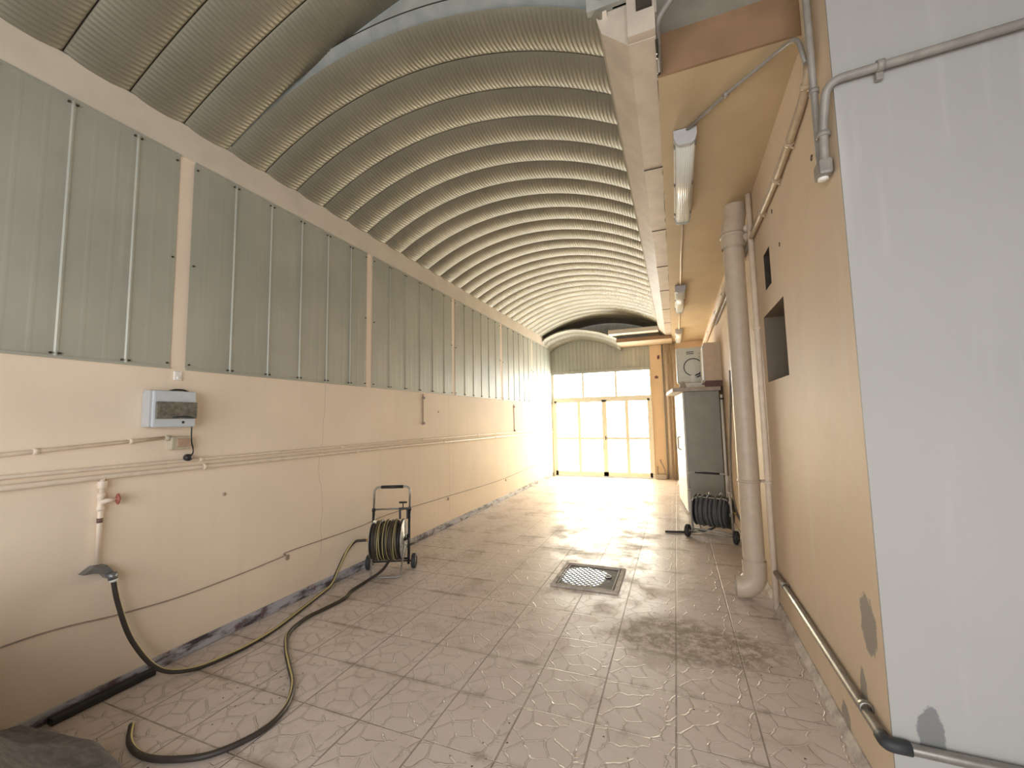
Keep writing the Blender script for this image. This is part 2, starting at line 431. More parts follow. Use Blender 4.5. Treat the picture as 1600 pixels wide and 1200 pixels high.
# ---------------------------------------------------------------- right wall with square recesses
def wall_holes(x, y0, y1, z0, z1, holes, depth, mat, mat_in, name):
    ys = sorted({y0, y1, *[h[0] for h in holes], *[h[1] for h in holes]}); zs = sorted({z0, z1, *[h[2] for h in holes], *[h[3] for h in holes]})
    m = MB()
    for i in range(len(ys)-1):
        for k in range(len(zs)-1):
            cy, cz = (ys[i]+ys[i+1])/2, (zs[k]+zs[k+1])/2
            if any(h[0] < cy < h[1] and h[2] < cz < h[3] for h in holes): continue
            m.add([(x, ys[i], zs[k]), (x, ys[i+1], zs[k]), (x, ys[i+1], zs[k+1]), (x, ys[i], zs[k+1])], [(0, 1, 2, 3)])
    for h in holes:
        a, bb, c, d, dp, mi = h
        X = x+dp
        m.cur = mi
        m.add([(x,a,c),(x,bb,c),(x,bb,d),(x,a,d),(X,a,c),(X,bb,c),(X,bb,d),(X,a,d)],
              [(0,1,5,4),(1,2,6,5),(2,3,7,6),(3,0,4,7),(4,5,6,7)])
        m.cur = 0
    m.add([(x+.5,y0,z0),(x+.5,y1,z0),(x+.5,y1,z1),(x+.5,y0,z1),(x,y0,z0),(x,y1,z0),(x,y1,z1),(x,y0,z1)],
          [(0,1,2,3),(4,5,1,0),(5,6,2,1),(6,7,3,2),(7,4,0,3)])
    return m.build(name, [mat, mat_in, M_dark])
M_recess = wall_paint('shaded_recess', (.20, .155, .11), grime=.5, streak=.2)  # shade inside the recesses is put into this dark base colour
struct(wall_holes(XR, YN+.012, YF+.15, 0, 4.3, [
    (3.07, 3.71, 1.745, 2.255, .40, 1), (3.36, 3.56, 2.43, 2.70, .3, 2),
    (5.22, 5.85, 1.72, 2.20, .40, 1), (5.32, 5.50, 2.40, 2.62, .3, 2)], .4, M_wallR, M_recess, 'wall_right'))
# the wall that faces the camera at the near corner, and the wider entrance room
struct(MB().box((XR, YN, 0), (XW+.2, YN+.01, 4.6)).build('wall_front', M_wallF))
struct(MB().box((XW, NEARY, 0), (XW+.2, YN, 3.72)).build('wall_entrance', M_wallF))
b = MB(); b.prism([(XR, 0), (XR-.035, 0), (XR-.008, .045), (XR, .045)], 'y', YN, YF)
struct(b.build('baseboard_right', M_cove))

# ---------------------------------------------------------------- vaults
def arc_fn(cx, cz, r, a0, a1):
    return lambda s: (a0+(a1-a0)*s)
def vault(name, cx, cz, r, x0, x1, y0, nrib, pitch, bulge=.034, mortar=True):
    a0 = math.asin((x0-cx)/r); a1 = math.asin((x1-cx)/r); L = r*(a1-a0); nc = round(L/.031); per = 4; N = nc*per
    US = [0, .03, .09, .19, .34, .5, .66, .81, .91, .97, 1]
    m = MB(); vs = []; fs = []; mi = []
    W = len(US)+1
    for k in range(nrib):
        base = len(vs)
        for i in range(N+1):
            a = a0+(a1-a0)*i/N; cor = .0052*math.cos(2*PI*i/per + PI/4*0)
            ca, sa = math.cos(a), math.sin(a)
            for j, u in enumerate(US):
                bu = bulge*(1-abs(2*u-1)**2.3)
                rr = r - bu + cor*min(1, 6*min(u, 1-u))
                vs.append((cx+rr*sa, y0+pitch*(k+u)-(.0028 if u == 1 else -.0028 if u == 0 else 0), cz+rr*ca))
            vs.append((cx+(r+.012)*sa, y0+pitch*(k+1), cz+(r+.012)*ca))
        for i in range(N):
            for j in range(W-2):
                fs.append((base+i*W+j, base+i*W+j+1, base+(i+1)*W+j+1, base+(i+1)*W+j)); mi.append(0)
            j = W-2
            fs.append((base+i*W+j, base+i*W+j+1, base+(i+1)*W+j+1, base+(i+1)*W+j)); mi.append(1)
            if k < nrib-1:
                nb = base+(N+1)*W+(2*len(US) if mortar else 0)
                fs.append((base+i*W+W-1, nb+i*W, nb+(i+1)*W, base+(i+1)*W+W-1)); mi.append(1)
        if mortar:                                        # mortar bed closing the sheet foot against the beam
            for (i, sx) in ((0, -1), (N, 1)):
                o = len(vs)
                for j in range(len(US)): vs.append((cx + (x0 if sx < 0 else x1)-cx + sx*.02, vs[base+i*W+j][1], vs[base+i*W+j][2]+.002))
                for j in range(len(US)-1):
                    fs.append((base+i*W+j, base+i*W+j+1, o+j+1, o+j)); mi.append(2)
    m.add(vs, fs, True, mi)
    return struct(m.build(name, [M_vault, M_seam, M_beam]))
def circ3(p, q, s):
    ax, ay = p; bx, by = q; cx, cy = s
    d = 2*(ax*(by-cy)+bx*(cy-ay)+cx*(ay-by))
    ux = ((ax*ax+ay*ay)*(by-cy)+(bx*bx+by*by)*(cy-ay)+(cx*cx+cy*cy)*(ay-by))/d
    uy = ((ax*ax+ay*ay)*(cx-bx)+(bx*bx+by*by)*(ax-cx)+(cx*cx+cy*cy)*(bx-ax))/d
    return ux, uy, math.hypot(ax-ux, ay-uy)
P1 = .3060
sx, sz, sr = circ3((XL, ZS), (-1.66, 3.965), (-.25, ZS))
vault('ceiling', sx, sz, sr, XL, -.25, YN, 29, P1)
bx_, bz_, br_ = circ3((XL, ZS), (-2.37, 3.9), (-1.47, 4.165))
xe = min(XW, 2*bx_-XL)
vault('ceiling_entrance', bx_, bz_, br_, XL, xe, YN-P1*16-.004, 16, P1)
# grey tympanum between the two vaults, facing the entrance
def arcpts(cx, cz, r, x0, x1, n):
    a0 = math.asin((x0-cx)/r); a1 = math.asin((x1-cx)/r)
    return [(cx+r*math.sin(a0+(a1-a0)*i/n), cz+r*math.cos(a0+(a1-a0)*i/n)) for i in range(n+1)]
n = 60
m = MB(); inner = arcpts(sx, sz, sr+.045, XL, -.2, n)
vs = []
for (x, z) in inner:
    dx = (x-bx_); zt = bz_+math.sqrt(max(0, (br_+.05)**2-dx*dx)); vs += [(x, YN+.006, z), (x, YN+.006, max(zt, z))]
fs = [(2*i, 2*i+2, 2*i+3, 2*i+1) for i in range(n)]
m.add(vs, fs)
m.box((-.33, YN-.003, 3.60), (-.13, YN+.03, 4.6)); m.box((-.3, YN+.006, 3.62), (XR+.3, YN+.05, 4.6))
m.box((-.2, YN+.02, 3.60), (XR, 2.6, 3.66))
struct(m.build('wall_tympanum', M_greyconc))
m = MB(); ia = arcpts(sx, sz, sr+.065, XL, -.25, n); ib = arcpts(sx, sz, sr-.012, XL+.01, -.26, n); vs = []
for (p, q) in zip(ia, ib): vs += [(p[0], YN-.03, p[1]), (q[0], YN+.075, q[1])]
m.add(vs, [(2*i, 2*i+2, 2*i+3, 2*i+1) for i in range(n)], True)
ic = arcpts(sx, sz, sr+.075, XL, -.25, n); vs = []
for (p, q) in zip(ia, ic): vs += [(p[0], YN-.032, p[1]), (q[0], YN-.032, q[1])]
m.add(vs, [(2*i, 2*i+2, 2*i+3, 2*i+1) for i in range(n)], True, 1)
struct(m.build('trim_3', [M_flash, M_seam]))

# ---------------------------------------------------------------- soffit slab over the right side
def zs(y): return 3.36-.075*(y-2.3)/8.45
m = MB(); m.prism([(2.3, zs(2.3)), (YF, zs(YF)), (YF, 3.6), (2.3, 3.6)], 'x', 0.0, XR)
struct(m.build('ceiling_soffit', M_soff))
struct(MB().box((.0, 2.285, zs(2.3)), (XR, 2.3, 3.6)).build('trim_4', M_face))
struct(MB().box((-.2, 2.06, 3.52), (0.01, YF, 3.6)).build('trim_5', M_beam))
# sheet metal box gutter along the vault foot
g = empty('box_gutter', (-.13, 2.05, 3.37)); tag(g, 'long pale folded sheet-metal box gutter running under the right foot of the vault', 'gutter')
def gz(y): return 3.375-.05*(y-2.0)/8.75
m = MB()
sec = [(-.285, .20), (-.262, .115), (-.13, 0), (0.0, 0), (0.0, .014), (-.125, .014), (-.25, .12), (-.27, .20)]
y0, y1 = 2.05, YF-.01; nn = len(sec)
vs = [(x, y0, gz(y0)+z) for x, z in sec] + [(x, y1, gz(y1)+z) for x, z in sec]
m.add(vs, [list(range(nn))[::-1], list(range(nn, 2*nn))] + [(i, (i+1) % nn, nn+(i+1) % nn, nn+i) for i in range(nn)])
o = m.build('gutter_trough', M_gut); o.parent = g; o.matrix_parent_inverse = Matrix.Translation(-Vector(g.location))
def part(mb, name, mats, root): 
    """mesh written in world coordinates, parented to an unrotated root"""
    o = mb.build(name, mats, root, loc=None)
    for v in o.data.vertices: v.co -= Vector(root.location)
    return o
m = MB(); m.prism([(-.13, 3.38), (0, 3.38), (0.0, 3.60), (-.13, 3.60)], 'y', 2.0, 2.055); m.prism([(-.13, 3.60), (.10, 3.60), (.06, 3.67), (-.13, 3.67)], 'y', 1.97, 2.03)
m.prism([(-.285, 3.575), (-.262, 3.49), (-.13, 3.375), (0, 3.375), (0, 3.66), (-.30, 3.66)], 'y', 2.045, 2.052); part(m, 'end_plate', M_gut, g)
m = MB(); m.box((-.085, 1.985, 3.50), (-.01, 2.001, 3.56)); part(m, 'outlet_slot', M_dark, g)
for yy in (3.2, 4.31, 5.38, 6.42, 7.55, 8.65, 9.7):
    m = MB(); z = gz(yy); m.box((-.135, yy-.012, z-.005), (.004, yy+.012, z+.003))
    part(m, 'lap_joint', M_gut, g)
    m = MB(); m.box((-.133, yy-.016, z-.0055), (.002, yy-.011, z+.001)); part(m, 'joint_gap', M_seam, g)
m = MB(); random.seed(3); yy = 2.06; pts = []
while yy < YF-.05:
    pts.append((.004+random.uniform(-.003, .004), yy, gz(yy)-.003)); yy += random.uniform(.05, .16)
m.tube(pts, [random.uniform(.003, .0085) for _ in pts], 5); part(m, 'sealant_edge', M_seam, g)
m = MB()
for yy in (2.14, 2.17, 2.27, 2.31, 2.9, 3.62, 3.66, 4.2, 5.1):
    m = MB(); m.lathe((.0, yy, gz(yy)-.008), (0, 0, -1), [(0, .0045), (.003, .004), (.005, 0)], 8); part(m, 'rivet', M_metalwhite, g)

# far slab with shade-coloured front, lower end vault, dark gable
struct(MB().box((-1.22, 9.9, 3.255), (0.0, YF, 3.335)).build('trim_6', M_soff))
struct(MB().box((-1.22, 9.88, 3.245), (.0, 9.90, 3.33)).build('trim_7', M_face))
struct(MB().box((-1.36, 9.6, 3.40), (-.27, 9.85, 3.50), .01).build('trim_8', M_beam))
lv = cr([(-3.07, 3.26, 0), (-2.92, 3.37, 0), (-2.58, 3.49, 0), (-2.2, 3.535, 0), (-1.7, 3.42, 0), (-1.38, 3.28, 0), (-1.2, 3.17, 0)], 16)
ln_ = cr([(-3.07, 3.43, 0), (-2.9, 3.54, 0), (-2.58, 3.64, 0), (-2.2, 3.665, 0), (-1.7, 3.565, 0), (-1.38, 3.44, 0), (-1.2, 3.35, 0)], 16)
m = MB(); vs = []; ny = 40; Y0 = 9.95; pp = (YF-Y0)/3
for j in range(ny+1):
    f = j/ny; y = Y0 + (YF-Y0)*f; bu = .02*abs(math.sin(PI*(y-Y0)/pp))
    for i, (p, q_) in enumerate(zip(lv, ln_)): vs.append((p.x, y, p.y*f+q_.y*(1-f)-bu+.003*math.cos(i*PI/2)))
q = len(lv); m.add(vs, [(j*q+i, j*q+i+1, (j+1)*q+i+1, (j+1)*q+i) for j in range(ny) for i in range(q-1)], True)
vs = [(p.x, Y0, p.y) for p in ln_] + [(p.x, Y0, p.y+.03) for p in ln_]
m.add(vs, [(i, i+1, q+i+1, q+i) for i in range(q-1)])
struct(m.build('ceiling_end', M_vault))

# ---------------------------------------------------------------- far wall with glazed door and transom
m = MB()
m.box((-.53, YF, 0), (XR, YF+.15, 3.6)); struct(m.build('wall_back', wall_paint('orange_plaster', (.80, .60, .38), streak=.15, axis='y')))
m = MB(); m.box((XL, YF+.03, 2.70), (-.5, YF+.15, 3.5)); m.box((XL-.1, YF+.16, 3.3), (XR, YF+.2, 4.2)); 
struct(m.build('wall_back_upper', simple('pale_gable_render', (.66, .62, .52), .8, bump=.003)))
m = MB(); vs = []; prof = [(XL, 0)]; x = XL; k = 0
while x < -.62: x += .1; k += 1; prof += [(x-.014, 0), (x-.008, .016), (x+.008, .016), (x+.014, 0)]
prof.append((-.53, 0)); nn = len(prof)
def archz(x):
    best = 3.25
    for a, c in zip(lv[:-1], lv[1:]):
        if a.x <= x <= c.x: best = max(best, a.y+(c.y-a.y)*(x-a.x)/max(1e-6, c.x-a.x)+.02)
    return best
vs = [(x, YF-h, 2.72) for x, h in prof] + [(x, YF-h, archz(x)) for x, h in prof]
m.add(vs, [(i, i+1, nn+i+1, nn+i) for i in range(nn-1)])
m.box((XL, YF-.03, 2.655), (-.53, YF+.04, 2.725))
struct(m.build('wall_back_cladding', M_clad))

X0, X1 = -3.0, -.58
m = MB(); m.box((X0-.06, YF-.02, 1.955), (-.53, YF+.06, 2.035)); m.box((X0-.06, YF-.02, 2.035), (X0, YF+.06, 2.66)); m.box((-.56, YF-.02, 2.035), (-.53, YF+.06, 2.66))
for xx in (-2.22, -1.38): m.box((xx-.028, YF-.01, 2.035), (xx+.028, YF+.04, 2.66))
tw = struct(m.build('window_1', M_frame))
for (a, c) in ((X0, -2.232), (-2.208, -1.392), (-1.368, -.56)):
    MB().box((a, YF+.02, 2.035), (c, YF+.03, 2.655)).build('glass_pane', M_pane2, tw)
m = MB(); m.box((X0-.06, YF-.03, 0), (X0, YF+.06, 1.955)); m.box((X1, YF-.03, 0), (-.53, YF+.06, 1.955)); 
d = struct(m.build('door_1', M_frame))
for (a, c) in ((X0, -1.695), (-1.695, X1)):
    m = MB(); mid = (a+c)/2; wd = .05; y0, y1 = YF-.025, YF+.03
    m.box((a, y0, .02), (a+wd*1.2, y1, 1.95)); m.box((c-wd*1.2, y0, .02), (c, y1, 1.95))
    m.box((a, y0, .02), (c, y1, .13)); m.box((a, y0, 1.90), (c, y1, 1.95)); m.box((a, y0+.004, .94), (c, y1, 1.0)); m.box((mid-.042, y0+.002, .02), (mid+.042, y1, 1.95))
    lf = m.build('door_leaf', M_frame, d)
    for (p, q2) in ((a+.06, mid-.042), (mid+.042, c-.06)):
        for (z0, z1) in ((.13, .94), (1.0, 1.90)):
            MB().box((p, YF, z0), (q2, YF+.008, z1)).build('glass_pane', M_pane, lf)
m = MB(); m.box((-1.69, YF-.035, .93), (-1.67, YF-.025, 1.03), .003); m.tube(fillet([(-1.68, YF-.03, .98), (-1.68, YF-.07, .98), (-1.62, YF-.07, .98)], .02), .007, 8)
m.build('door_handle', M_rubber, d)

# ---------------------------------------------------------------- far right corner pipes, stains are marks on the wall
def pipe_thing(name, label, cat, pts, r, mat, group=None, fil=.06, clips=(), seg=12, clipmat=None):
    m = MB(); P = fillet(pts, fil) if fil else pts
    base = tuple(pts[0])
    if not clips:
        o = m.tube(P, r, seg).build(name, mat, loc=base); return tag(o, label, cat, group)
    root = empty(name, base); tag(root, label, cat, group)
    part(m.tube(P, r, seg), 'pipe_run', mat, root)
    for (c, axis, nrmv) in clips:
        c = Vector(c); q = MB(); ax = nrm(axis)
        q.lathe(c-ax*.011, ax, [(0, r*1.0), (0, r*1.25+.002), (.022, r*1.25+.002), (.022, r*1.0)], 14)
        nv = nrm(nrmv); e = c+nv*(r+.004)
        q.cyl(c+nv*r*.9, c+nv*(r+.014), .006, 8)
        part(q, 'pipe_clip', clipmat or mat, root)
    return root
for i, (xx, rr, lab, mt) in enumerate(((-.235, .018, 'thin grey vertical pipe nearest the bright doors in far corner', M_conduit), (-.155, .030, 'thick tan vertical pipe, second from the doors in far corner', M_pipe),
                         (-.07, .024, 'slim tan vertical pipe, third from the doors in far corner', M_conduit_t), (.02, .034, 'widest beige vertical pipe in far corner beside the air conditioner', M_pipe))):
    pipe_thing('vertical_pipe', lab, 'pipe', [(xx, YF-rr-.01, .0), (xx, YF-rr-.01, zs(YF)-.002)], rr, mt,
               'vertical pipes in the far corner', 0, [((xx, YF-rr-.01, z), (0, 0, 1), (0, 1, 0)) for z in (1.0, 2.1, 2.75)])
for (x, z, sx_, sz_, lab) in ((-.33, 2.95, .05, .09, 'dark chipped hole in the orange wall, uppermost beside the pipes'), (-.40, 2.46, .07, .06, 'purplish chipped patch in the orange wall level with the transom')):
    m = MB(); random.seed(int(z*10)); pl = []
    for k in range(11):
        a = 2*PI*k/11; r_ = random.uniform(.6, 1.0); pl.append((x+sx_*r_*math.cos(a)*.8, z+sz_*r_*math.sin(a)*.8))
    m.prism(pl, 'y', YF-.004, YF+.001); tag(m.build('wall_chip', M_maroon, loc=(x, YF, z)), lab, 'damaged plaster')
m = MB(); random.seed(5)
m.box((-.52, YF-.14, 0), (-.275, YF-.02, .10), .015)
tag(m.build('rubble_block', M_rubble, loc=(-.3, YF-.08, 0)), 'low cement block lying at the foot of the orange wall beside the doors', 'rubble')
m = MB(); m.tube(cr([(-.29, YF-.03, .10), (-.32, YF-.04, .25), (-.38, YF-.02, .38), (-.40, YF-.02, .46)], 5), .012, 8); m.tube(cr([(-.46, YF-.03, .10), (-.47, YF-.03, .2), (-.46, YF-.02, .30)], 5), .01, 8)
tag(m.build('bent_cable', M_cable, loc=(-.3, YF-.03, .12)), 'bent brown cable ends sticking up from the block beside the doors', 'cable')

# ---------------------------------------------------------------- tall cabinet and the things on it
CY0, CY1, CX0, CX1, CH = 6.9, 8.15, .085, .60, 1.87
c = empty('tall_cabinet', ((CX0+CX1)/2, (CY0+CY1)/2, 0)); tag(c, 'tall grey metal cabinet standing against the right wall with a pale front', 'cabinet')
part(MB().box((CX0+.03, CY0, .03), (CX1, CY1, CH), .008), 'cabinet_body', M_cab, c)
part(MB().box((CX0+.05, CY0+.02, 0), (CX1-.02, CY1-.02, .03)), 'plinth', M_dark, c)
part(MB().box((CX0, CY0+.005, .05), (CX0+.028, (CY0+CY1)/2-.004, CH-.01), .006), 'door', M_metalwhite, c)
part(MB().box((CX0, (CY0+CY1)/2+.004, .05), (CX0+.028, CY1-.005, CH-.01), .006), 'door', M_metalwhite, c)
for yy in (CY0+.55, CY1-.55):
    m = MB(); m.tube(fillet([(CX0, yy, .95), (CX0-.035, yy, .95), (CX0-.035, yy, 1.15), (CX0, yy, 1.15)], .015), .007, 8); part(m, 'handle', M_steel, c)
part(MB().box((CX0-.14, CY0-.06, CH), (CX1+.02, CY1+.05, CH+.06), .008), 'cabinet_top', M_cabtop, c)
pipe_thing('white_pipe', 'glossy white vertical pipe between the grey cabinet and the right wall', 'pipe', [(.635, 6.78, .0), (.635, 6.78, 1.80)], .018, M_metalwhite, None, 0, [((.635, 6.78, 1.74), (0, 0, 1), (1, 0, 0))], clipmat=M_rubber)
TZ = CH+.06
m = MB(); m.box((.11, 7.30, TZ), (.42, 7.70, TZ+.10), .012)
tag(m.build('cardboard_carton', M_paper, loc=(.3, 7.4, TZ)), 'low cream carton lying on top of the grey cabinet under the air conditioner', 'box')
random.seed(2)
m = MB()
for k in range(5):
    x = .22+k*.06; y = 7.02+.03*(k % 2); h = .015+.006*k
    m.add([(x, y, TZ+.003), (x+.11, y+.02, TZ+.003+h*.4), (x+.10, y+.13, TZ+h*2), (x-.01, y+.11, TZ+h)], [(0, 1, 2, 3)])
    m.add([(x, y, TZ+.001), (x+.11, y+.02, TZ+.001+h*.4), (x+.10, y+.13, TZ+h*2-.003), (x-.01, y+.11, TZ+h-.003)], [(3, 2, 1, 0)])
tag(m.build('crumpled_papers', M_paper, loc=(.3, 7.05, TZ)), 'crumpled white papers on the front edge of the grey cabinet top', 'papers')
m = MB(); vs = []
m.lathe((.13, 7.2, TZ), (0, 0, 1), [(0, .0), (0, .04), (.05, .045), (.09, .03), (.12, .034), (.125, 0)], 14)
tag(m.build('cloth_bundle', M_rubble, loc=(.13, 7.2, TZ)), 'small wrinkled beige bundle at the left end of the cabinet top', 'bundle')
# air conditioner outdoor unit
AY = 7.8; az = TZ+.14
a = empty('air_conditioner', (.33, AY, az)); tag(a, 'cream air conditioner outdoor unit with round fan opening above the grey cabinet', 'air conditioner')
part(MB().box((.05, AY, az), (.50, AY+.30, az+.62), .03), 'casing', M_ac, a)
m = MB(); m.lathe((.32, AY+.004, az+.27), (0, -1, 0), [(0, .155), (.010, .155), (.012, .145), (.004, .14)], 32); part(m, 'fan_ring', M_rubber, a)
m = MB(); m.lathe((.32, AY+.004, az+.27), (0, -1, 0), [(.006, .138), (.012, .08), (.014, .0)], 32); part(m, 'fan_cover', M_ac, a)
for (xa, xb, z) in ((.22, .34, .50), (.22, .34, .53), (.42, .49, .44), (.42, .49, .50)): part(MB().box((xa, AY-.004, az+z), (xb, AY+.001, az+z+.012)), 'vent_slot', M_rubber, a)
part(MB().box((.27, AY-.012, az+.005), (.34, AY+.001, az+.13), .003), 'valve_plate', M_metalwhite, a)
m = MB(); m.tube(cr([(.36, AY-.01, az+.13), (.42, AY-.03, az+.15), (.50, AY-.02, az+.18)], 6), .012, 8); m.tube(cr([(.37, AY-.01, az+.09), (.43, AY-.03, az+.115), (.50, AY-.02, az+.135)], 6), .010, 8)
part(m, 'refrigerant_line', M_rubber, a)
m = MB()
for x in (.12, .44): m = MB(); m.box((x-.03, AY+.02, TZ), (x+.03, AY+.28, az), .004); part(m, 'foot', M_rubber, a)
# boxing on the right wall and its maroon shelf
BY = 7.0
bxr = empty('wall_boxing', (XR, BY+.3, 2.07)); tag(bxr, 'tall beige boxed-in duct on the right wall beside the air conditioner', 'duct box')
m = MB(); m.prism([(.445, 2.03), (XR, 2.03), (XR, 2.62), (.455, 2.62), (.44, 2.56)], 'y', BY, BY+.75); part(m, 'duct_casing', M_boxbeige, bxr)
m = MB(); m.box((.428, BY-.006, 2.04), (.442, BY+.75, 2.58), .003); part(m, 'front_panel', M_metalwhite, bxr)
tag(MB().box((.44, BY-.03, 1.935), (XR-.002, BY+.7, 2.026), .004).build('wall_shelf', M_maroon, loc=(XR, BY, 2)), 'short maroon board under the beige duct box on the right wall', 'shelf')
c.rotation_euler = (0, 0, math.radians(5)); c.location.x -= .035
# leaning tiles beside the cabinet front
t0 = empty('leaning_tiles', (-.02, 9.9, 0)); tag(t0, 'few slate tiles leaning against the wall behind the cabinet near the doors', 'tiles')
for k in range(3):
    m = MB(); m.box((-.012, -.14, 0), (.0, .14, .30)); o = m.build('tile', M_tileb if k % 2 else M_paper, t0); o.location = (k*.03, 0, .002); o.rotation_euler = (0, math.radians(18), 0)

# ---------------------------------------------------------------- downpipe
DX, DY, DR = .54, 4.0, .081
dp = empty('downpipe', (DX, DY, 0)); tag(dp, 'fat beige downpipe with elbow standing off the right wall above the floor', 'downpipe')
ztop = zs(DY)
m = MB(); m.tube([(DX, DY, .30), (DX, DY, 3.02)], DR, 28, caps=False); part(m, 'pipe_run', M_pipe, dp)
m = MB(); arc = [(DX, DY, .31)]
for k in range(13):
    an = PI/2*k/12; arc.append((DX-.115+.115*math.cos(an), DY-.0, .20-.115*math.sin(an)))
arc.append((DX-.145, DY, .085))
m.tube(arc, [DR+.008]*len(arc), 28, caps=False); m.tube(arc[1:], [DR-.002]*(len(arc)-1), 28, caps=False)
part(m, 'elbow', M_pipe, dp)
m = MB(); m.tube(fillet([(DX, DY, 2.95), (DX, DY, 3.12), (DX+.03, DY+.03, 3.24), (DX+.03, DY+.03, ztop)], .05), [DR+.010]*(2+7*2), 28, caps=False)
m.lathe((DX, DY, 3.05), (0, 0, 1), [(0, DR+.01), (0, DR+.016), (.03, DR+.016), (.03, DR+.01)], 28)
part(m, 'upper_bend', M_pipe, dp)
m = MB(); m.lathe((DX, DY, .94), (0, 0, 1), [(0, DR), (0, DR+.006), (.02, DR+.006), (.02, DR)], 28); m.box((DX+DR-.01, DY-.012, .94), (XR, DY+.012, .96)); 
part(m, 'pipe_clamp', M_pipe, dp)
for xx, yy, rr, nm, lab in ((.653, 3.85, .022, 'thin_pipe', 'thin beige vertical pipe tight to the right wall just behind the fat downpipe'),):
    pipe_thing(nm, lab, 'pipe', [(xx, yy, .0), (xx, yy, zs(yy)-.002)], rr, M_pipe_w, None, 0, [((xx, yy, .96), (0, 0, 1), (1, 0, 0)), ((xx, yy, 2.2), (0, 0, 1), (1, 0, 0))])

# upper pipe bundle on the right wall
def clips_on(pts, n, nv): 
    P = [Vector(p) for p in pts]; out = []
    for k in range(n):
        i = k % (len(P)-1); f = .5 if n <= len(P)-1 else (.3+.4*((k // (len(P)-1)) % 2)); out.append(((P[i]*(1-f)+P[i+1]*f)[:], (P[i+1]-P[i])[:], nv))
    return out
p1 = [(.658, 2.195, 3.50), (.658, 2.205, 3.18), (.658, 2.31, 3.04), (.655, 2.69, 2.975), (.655, 3.1, 2.955), (.655, 3.9, 2.965)]
q = cr(p1, 8)
r0 = empty('curved_conduit', p1[0]); tag(r0, 'glossy tan conduit curving down the upper right wall to the fat downpipe', 'conduit')
part(MB().tube(q, .018, 12), 'pipe_run', M_conduit_t, r0)
for i in (14, 22, 29, 35):
    m = MB(); ax = nrm(q[i+1]-q[i-1]); m.lathe(q[i]-ax*.01, ax, [(0, .016), (0, .025), (.02, .025), (.02, .016)], 12); m.cyl(q[i]+Vector((0, 0, -.02)), q[i]+Vector((.02, 0, -.035)), .006, 8); part(m, 'pipe_clip', M_conduit_t, r0)
q2_ = [Vector((p.x+.004, p.y, p.z+.055)) for p in q[4:]]
tag(MB().tube(q2_, .010, 8).build('curved_cable', M_cable, loc=q2_[0][:]), 'thin dark cable running just above the curved tan conduit on the right wall', 'cable')
lab = ['lower thin pipe of the run along the upper right wall beyond the downpipe', 'thickest pipe of the run along the upper right wall beyond the downpipe', 'topmost pipe of the run along the upper right wall beyond the downpipe']
for k, (z, rr) in enumerate(((2.96, .013), (3.03, .027), (3.105, .022))):
    pts = [(.68-rr-.012, 3.98, z), (.68-rr-.012, BY+.2, z-.03)] if k < 1 else [(.68-rr-.012, 3.95, z), (.68-rr-.012, 9.6, z)]
    if k: pts[1] = (.68-rr-.012, 10.6, z-.02)
    pipe_thing('wall_pipe', lab[k], 'pipe', pts, rr, [M_conduit, M_pipe, M_pipe_w][k], 'pipes along the upper right wall', 0,
        [((pts[0][0], y, z-.002), (0, 1, 0), (1, 0, 0)) for y in (4.8, 5.8, 6.8, 7.25 if k == 0 else 8.4)])

# grey conduit drop at the near corner, junction and the conduit round the corner
jc = empty('corner_conduit', (.64, 2.12, 2.55)); tag(jc, 'grey conduit dropping beside the near corner into an elbow fitting', 'conduit')
part(MB().tube([(.645, 2.12, 4.1), (.645, 2.12, 2.57)], .0145, 14), 'pipe_run', M_conduit, jc)
m = MB(); m.box((.622, 2.055, 2.515), (.672, 2.14, 2.585), .012); part(m, 'elbow_fitting', M_conduit, jc)
m = MB(); m.lathe((.645, 2.1, 2.517), (0, 0, -1), [(0, .0), (0, .02), (.01, .02), (.012, .0)], 14); part(m, 'end_cap', M_paper, jc)
for z in (2.92, ): 
    m = MB(); m.lathe((.645, 2.12, z), (0, 0, 1), [(0, .0145), (0, .02), (.02, .02), (.02, .0145)], 14); part(m, 'pipe_clip', M_conduit, jc)
path = fillet([(.648, 2.072, 2.57), (.648, 2.065, 2.70), (.648, 1.985, 2.868), (.84, 1.98, 2.874), (2.4, 1.98, 2.95)], .06)
fc = empty('wall_conduit', (.8, 1.98, 2.87)); tag(fc, 'grey conduit crossing the top of the pale near wall and bending round its corner', 'conduit')
part(MB().tube(path, .017, 14), 'pipe_run', M_conduit, fc)
for (x, z) in ((.825, 2.874), (1.7, 2.916)):
    m = MB(); m.lathe((x-.012, 1.98, z), (1, 0, .04), [(0, .017), (0, .023), (.024, .023), (.024, .017)], 14); m.box((x-.012, 1.985, z-.05), (x+.012, 2.005, z-.015), .004); part(m, 'pipe_clip', M_conduit, fc)
m = MB(); m.lathe((.648, 2.066, 2.68), (0, -.05, 1), [(0, .018), (0, .026), (.02, .026), (.02, .018)], 14); part(m, 'pipe_clip', M_conduit, fc)
pipe_thing('lower_conduit', 'dark grey conduit low on the right wall bending round the near corner', 'conduit',
   [(.655, 3.80, .285), (.652, 3.2, .298), (.652, 1.985, .302), (2.4, 1.972, .29)], .019, M_steel, None, .03,
   [((.655, 2.17, .313), (0, 1, 0), (1, 0, 0)), ((.655, 3.5, .298), (0, 1, 0), (1, 0, 0))])
m = MB(); m.tube(fillet([(.652, 2.03, .302), (.652, 1.984, .302), (.72, 1.984, .302)], .04), .0235, 14)
tag(m.build('conduit_elbow', M_rubber, loc=(.655, 1.97, .31)), 'dark elbow fitting of the low conduit at the near wall corner', 'fitting')
